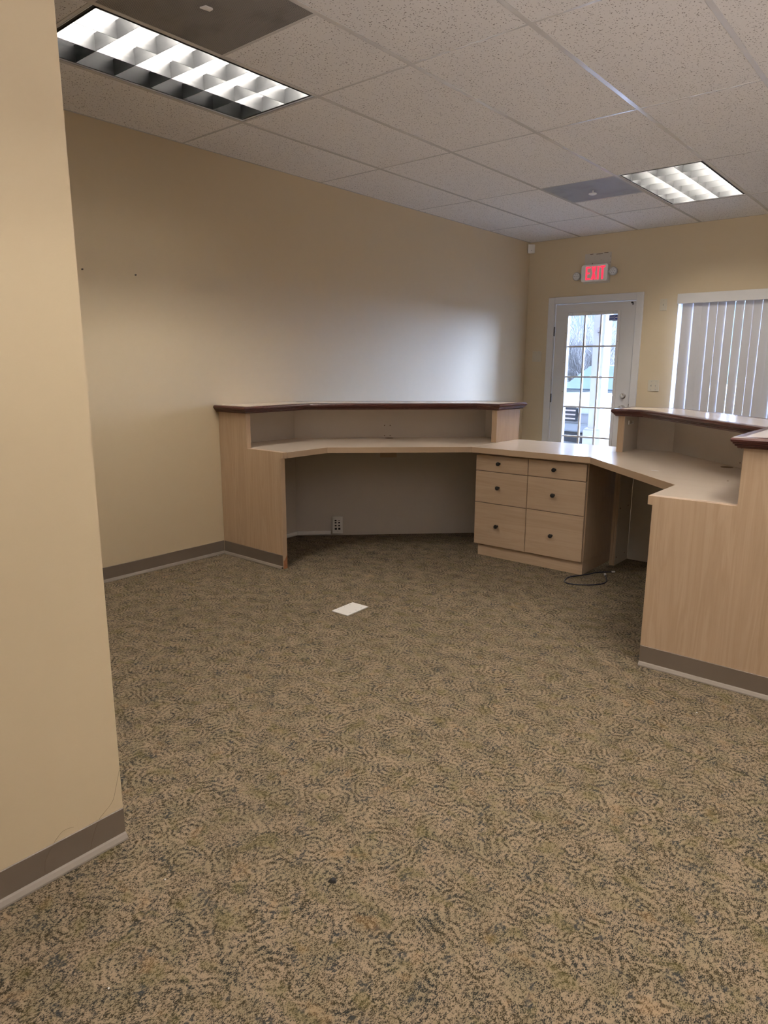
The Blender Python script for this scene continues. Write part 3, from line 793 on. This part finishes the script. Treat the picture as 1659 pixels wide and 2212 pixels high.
def smooth_path(p, n=5):
    out = []
    for i in range(len(p)-1):
        p0, p1, p2, p3 = (Vector(p[max(0,i-1)]), Vector(p[i]), Vector(p[i+1]), Vector(p[min(len(p)-1,i+2)]))
        for k in range(n):
            q = k/n; out.append(.5*((2*p1)+(p2-p0)*q+(2*p0-5*p1+4*p2-p3)*q*q+(3*p1-p0-3*p2+p3)*q**3))
    out.append(Vector(p[-1])); return out
t = thing('network_cable', (2.29,-3.25,0), 'loop of dark blue cable with clear plugs on the carpet by the drawers', 'cable')
sp = smooth_path(cp); m = MB(); m.tube([(q.x,q.y,.0042) for q in sp], .0036, 8); part('cord', m, M['cable'], t, smooth=True)
for a, b in ((sp[1],sp[0]),(sp[-2],sp[-1])):
    d = (b-a).normalized(); nn = Vector((-d.y,d.x)); e = b+d*.024
    m = MB(); m.prism([tuple(b+nn*.006),tuple(b-nn*.006),tuple(e-nn*.006),tuple(e+nn*.006)], .001, .0095); part('plug', m, M['clear'], t)
m = MB(); vs = []
for k in range(14):
    pass
m.add([(2.868,-6.222,.001),(2.872,-6.208,.001),(2.884,-6.205,.001),(2.889,-6.214,.001),(2.878,-6.224,.001),
       (2.870,-6.218,.006),(2.874,-6.210,.010),(2.882,-6.207,.009),(2.886,-6.213,.007),(2.878,-6.219,.008)],
      [(4,3,2,1,0),(5,6,7,8,9),(0,1,6,5),(1,2,7,6),(2,3,8,7),(3,4,9,8),(4,0,5,9)])
single('debris_bit', m, M['black'], (2.878,-6.214,0), 'small black crumb of debris on the carpet in the foreground', 'debris')
for k,(x,y,lab) in enumerate(((2.532,-6.495,'tiny white crumb on the carpet near the end of the left wall'),(3.344,-4.636,'tiny white crumb on the carpet in front of the right-hand desk'),(2.724,-6.759,'tiny pale crumb on the carpet at the lower left of the photo'),(.030,-4.450,'tiny white crumb at the wall by the left desk end panel'))):
    m = MB(); r = .0022 if y < -6 else .0035; m.add([(x-r,y-r*.6,.001),(x+r*.8,y-r,.001),(x+r,y+r*.7,.001),(x-r*.7,y+r,.001),(x,y,.0035)], [(3,2,1,0),(0,1,4),(1,2,4),(2,3,4),(3,0,4)])
    single('crumb', m, M['clear'], (x,y,0), lab, 'crumb', 'crumbs on the carpet')
for pts, lab in (([(-6.474,.215),(-6.488,.168),(-6.501,.131),(-6.528,.109),(-6.541,.100),(-6.553,.085),(-6.567,.055),(-6.577,.024)],'long thin dark hair stuck to the near wall and its base by the corner'),
                 ([(-6.615,.113),(-6.635,.117),(-6.651,.113),(-6.678,.088),(-6.695,.063),(-6.700,.040),(-6.700,.027)],'curved thin dark hair stuck to the near wall base, left of the longer hair')):
    sp = smooth_path([Vector((a,b)) for a,b in pts], 5); m = MB()
    m.tube([(JX+(.0042 if q.y < .097 else .0012), q.x, q.y) for q in sp], .00032, 5)
    single('hair_strand', m, M['hair'], (JX, pts[0][0], pts[0][1]), lab, 'hair', 'hairs on the near wall')
for y,z,lab in ((-5.270,1.872,'small screw in the left wall, nearest the wall corner'),(-4.935,1.873,'small screw in the left wall, farther from the wall corner')):
    m = MB(); m.lathe((.0005,y,z),(1,0,0),[(0,.0045),(.002,.0045),(.003,.0025),(.009,.0025),(.010,.004),(.012,.003)],10)
    single('wall_screw', m, M['hinge'], (0,y,z), lab, 'screw', 'screws in the left wall')
m = MB(); m.box(2.735,2.775,-3.572,-3.5695,ZT+.0003,ZT+.002)
single('plastic_sliver', m, M['clear'], (2.755,-3.571,ZT), 'thin pale sliver lying on the right-hand desk surface', 'scrap')

# ------------------------------------------------------------------ outdoors
GZ = -.16
m = MB(); m.box(-9, 9, .161, 2.2, GZ-.2, -.05); struct('porch_floor', m, M['walk'])
m = MB(); m.box(-40, 30, 2.2, 60, GZ-.2, GZ); struct('parking_lot', m, M['asphalt'])
t = thing('porch_post', (.20,1.7,-.05), 'white square porch post with stepped plinth seen through the door glass', 'post')
px0, px1, py0, py1 = .118, .278, 1.60, 1.82
m = MB(); m.box(px0,px1,py0,py1,.52,2.899); part('shaft', m, M['post'], t, bevel=.008)
m = MB(); m.box(px0-.045,px1+.045,py0-.045,py1+.045,.30,.50); m.box(px0-.03,px1+.03,py0-.03,py1+.03,.50,.525); m.box(px0-.07,px1+.07,py0-.07,py1+.07,-.05,.30); part('plinth', m, M['post'], t, bevel=.006)
m = MB(); m.lathe((.195,py0,1.80),(0,-1,0),[(0,.035),(.006,.033)],16); m.box(.183,.207,py0-.006,py0,1.735,1.78); part('keyhole_plaque', m, M['bezel'], t)
m = MB(); m.box(-9,9,1.5,1.95,2.9,3.15); struct('porch_beam', m, M['post'])

# parked car
def car(loc, rz):
    t = thing('car', loc, 'white car parked facing the building, seen through the door glass', 'car')
    t.rotation_euler = (0,0,rz); ROOTLOC[t.name] = Vector((0,0,0))
    # side outline (y,z): front towards -y
    W = .90
    body = [(-2.25,.42),(-2.28,.60),(-2.22,.80),(-1.95,.93),(-1.05,1.04),(2.05,1.06),(2.25,.95),(2.28,.50),(2.20,.30),(-2.10,.28)]
    m = MB(); n = len(body)
    secs = [(-W,.96),(-W+.06,1.0),(0,1.01),(W-.06,1.0),(W,.96)]
    vs = []
    for x, k in secs: vs += [(x, y*(1.0 if abs(x)<.5 else .975), .3+(z-.3)*k) for y, z in body]
    fs = [tuple(range(n)), tuple(range(len(vs)-1, len(vs)-n-1, -1))]
    for j in range(len(secs)-1):
        for i in range(n): fs.append((j*n+i, j*n+(i+1)%n, (j+1)*n+(i+1)%n, (j+1)*n+i))
    m.add(vs, fs); part('body', m, M['car'], t, bevel=.03, smooth=True)
    cab = [(-1.15,1.03),(-.30,1.52),(1.25,1.54),(1.95,1.05)]
    vs = []
    for x, k in ((-.78,.0),(.78,.0)):
        pass
    def cabv(wb, wt): return [(-wb,cab[0][0],cab[0][1]),(-wt,cab[1][0],cab[1][1]),(-wt,cab[2][0],cab[2][1]),(-wb,cab[3][0],cab[3][1]),(wb,cab[0][0],cab[0][1]),(wt,cab[1][0],cab[1][1]),(wt,cab[2][0],cab[2][1]),(wb,cab[3][0],cab[3][1])]
    m = MB(); m.add(cabv(.80,.62), [(0,1,2,3),(7,6,5,4),(0,4,5,1),(1,5,6,2),(2,6,7,3),(3,7,4,0)]); part('cabin', m, M['car'], t, bevel=.04, smooth=True)
    m = MB(); m.add([(-.70,-1.11,1.075),(.70,-1.11,1.075),(.57,-.36,1.500),(-.57,-.36,1.500),(-.70,-1.09,1.06),(.70,-1.09,1.06),(.57,-.33,1.48),(-.57,-.33,1.48)],[(0,1,2,3),(7,6,5,4),(0,4,5,1),(1,5,6,2),(2,6,7,3),(3,7,4,0)])
    for v in range(4): m.v[v] = (m.v[v][0], m.v[v][1]-.012, m.v[v][2]+.012)
    part('windshield', m, M['carglass'], t)
    for sx in (-1, 1):
        for a, b, c_, d in ((-.78,-.22,.38,.38),(.46,.46,1.16,1.58)):
            m = MB(); z0, z1 = 1.10, 1.46
            X_ = lambda z: sx*(.80-.18*(z-1.04)/.49+.006)
            m.add([(X_(z0),a,z0),(X_(z1),b,z1),(X_(z1),c_,z1),(X_(z0),d,z0),(X_(z0)-sx*.02,a,z0),(X_(z1)-sx*.02,b,z1),(X_(z1)-sx*.02,c_,z1),(X_(z0)-sx*.02,d,z0)],[(0,1,2,3),(7,6,5,4),(0,4,5,1),(1,5,6,2),(2,6,7,3),(3,7,4,0)])
            part('side_window', m, M['carglass'], t)
        m = MB(); m.box(min(sx*.83,sx*1.03),max(sx*.83,sx*1.03),-.86,-.74,1.06,1.19); part('mirror', m, M['grille'], t, bevel=.02)
        m = MB(); m.box(min(sx*.50,sx*.84),max(sx*.50,sx*.84),-2.285,-2.10,.70,.84); part('headlight', m, M['headlamp'], t, bevel=.02)
        for yy in (-1.42, 1.40):
            m = MB(); m.lathe((sx*.70,yy,.33),(sx,0,0),[(0,.30),(.02,.33),(.20,.33),(.215,.29)],24); wl = part('wheel', m, M['tyre'], t, smooth=True)
            m = MB(); m.lathe((sx*.915,yy,.33),(sx,0,0),[(0,.21),(.006,.20),(.012,.05)],16); part('hub', m, M['chrome'], wl)
    m = MB(); m.box(-.48,.48,-2.295,-2.15,.56,.80); g = part('grille', m, M['grille'], t, bevel=.01)
    for z in (.61,.68,.75):
        m = MB(); m.box(-.47,.47,-2.305,-2.294,z-.012,z+.012); part('grille_bar', m, M['chrome'], g)
    for x in (-.2, .2):
        m = MB(); m.box(x-.012,x+.012,-2.303,-2.294,.57,.79); part('grille_bar', m, M['chrome'], g)
    m = MB(); m.box(-.86,.86,-2.33,-2.10,.38,.53); part('bumper', m, M['car'], t, bevel=.03)
    m = MB(); m.box(-.80,.80,-2.27,-2.12,.20,.37); part('valance', m, M['grille'], t, bevel=.01)
    return t
car((-1.22, 6.36, GZ), math.radians(-10))

# bare shrubs and saplings along the far side of the lot
def shrub(x, y, seed, label, h=3.0, n=70):
    rnd = random.Random(seed); m = MB()
    def grow(p, d, L, r, depth):
        pts = [p]; q = p.copy(); dd = d.copy()
        for k in range(3):
            dd = (dd+Vector((rnd.uniform(-.3,.3), rnd.uniform(-.3,.3), rnd.uniform(-.05,.2)))).normalized(); q = q+dd*L/3; pts.append(q.copy())
        m.tube(pts, [r, r*.85, r*.7, r*.5], 4)
        if depth > 0:
            for k in range(3 if depth > 1 else 4):
                b = pts[rnd.choice((1,2,3))]; nd = (dd+Vector((rnd.uniform(-1,1), rnd.uniform(-1,1), rnd.uniform(-.3,.7)))*.8).normalized()
                grow(b.copy(), nd, L*rnd.uniform(.5,.75), r*.55, depth-1)
    for k in range(n):
        a = rnd.uniform(0, 6.28); grow(Vector((x+rnd.uniform(-.7,.7), y+rnd.uniform(-.35,.35), GZ-.02)), Vector((math.cos(a)*.35, math.sin(a)*.35, 1)).normalized(), h*rnd.uniform(.35,.55), .022, 3)
    single('bare_shrub', m, M['twig'], (x, y, GZ), label, 'shrub', 'bare shrubs beyond the parking lot')
shrub(-4.0, 11.2, 1, 'bare tangled shrub behind the car, at the left edge of the door glass', 3.4)
shrub(-10.5, 13.2, 2, 'bare tangled shrub farther left beyond the parking lot', 3.6)
shrub(-6.0, 16.8, 3, 'bare tangled shrub behind the car, towards the right of the door glass', 3.4)
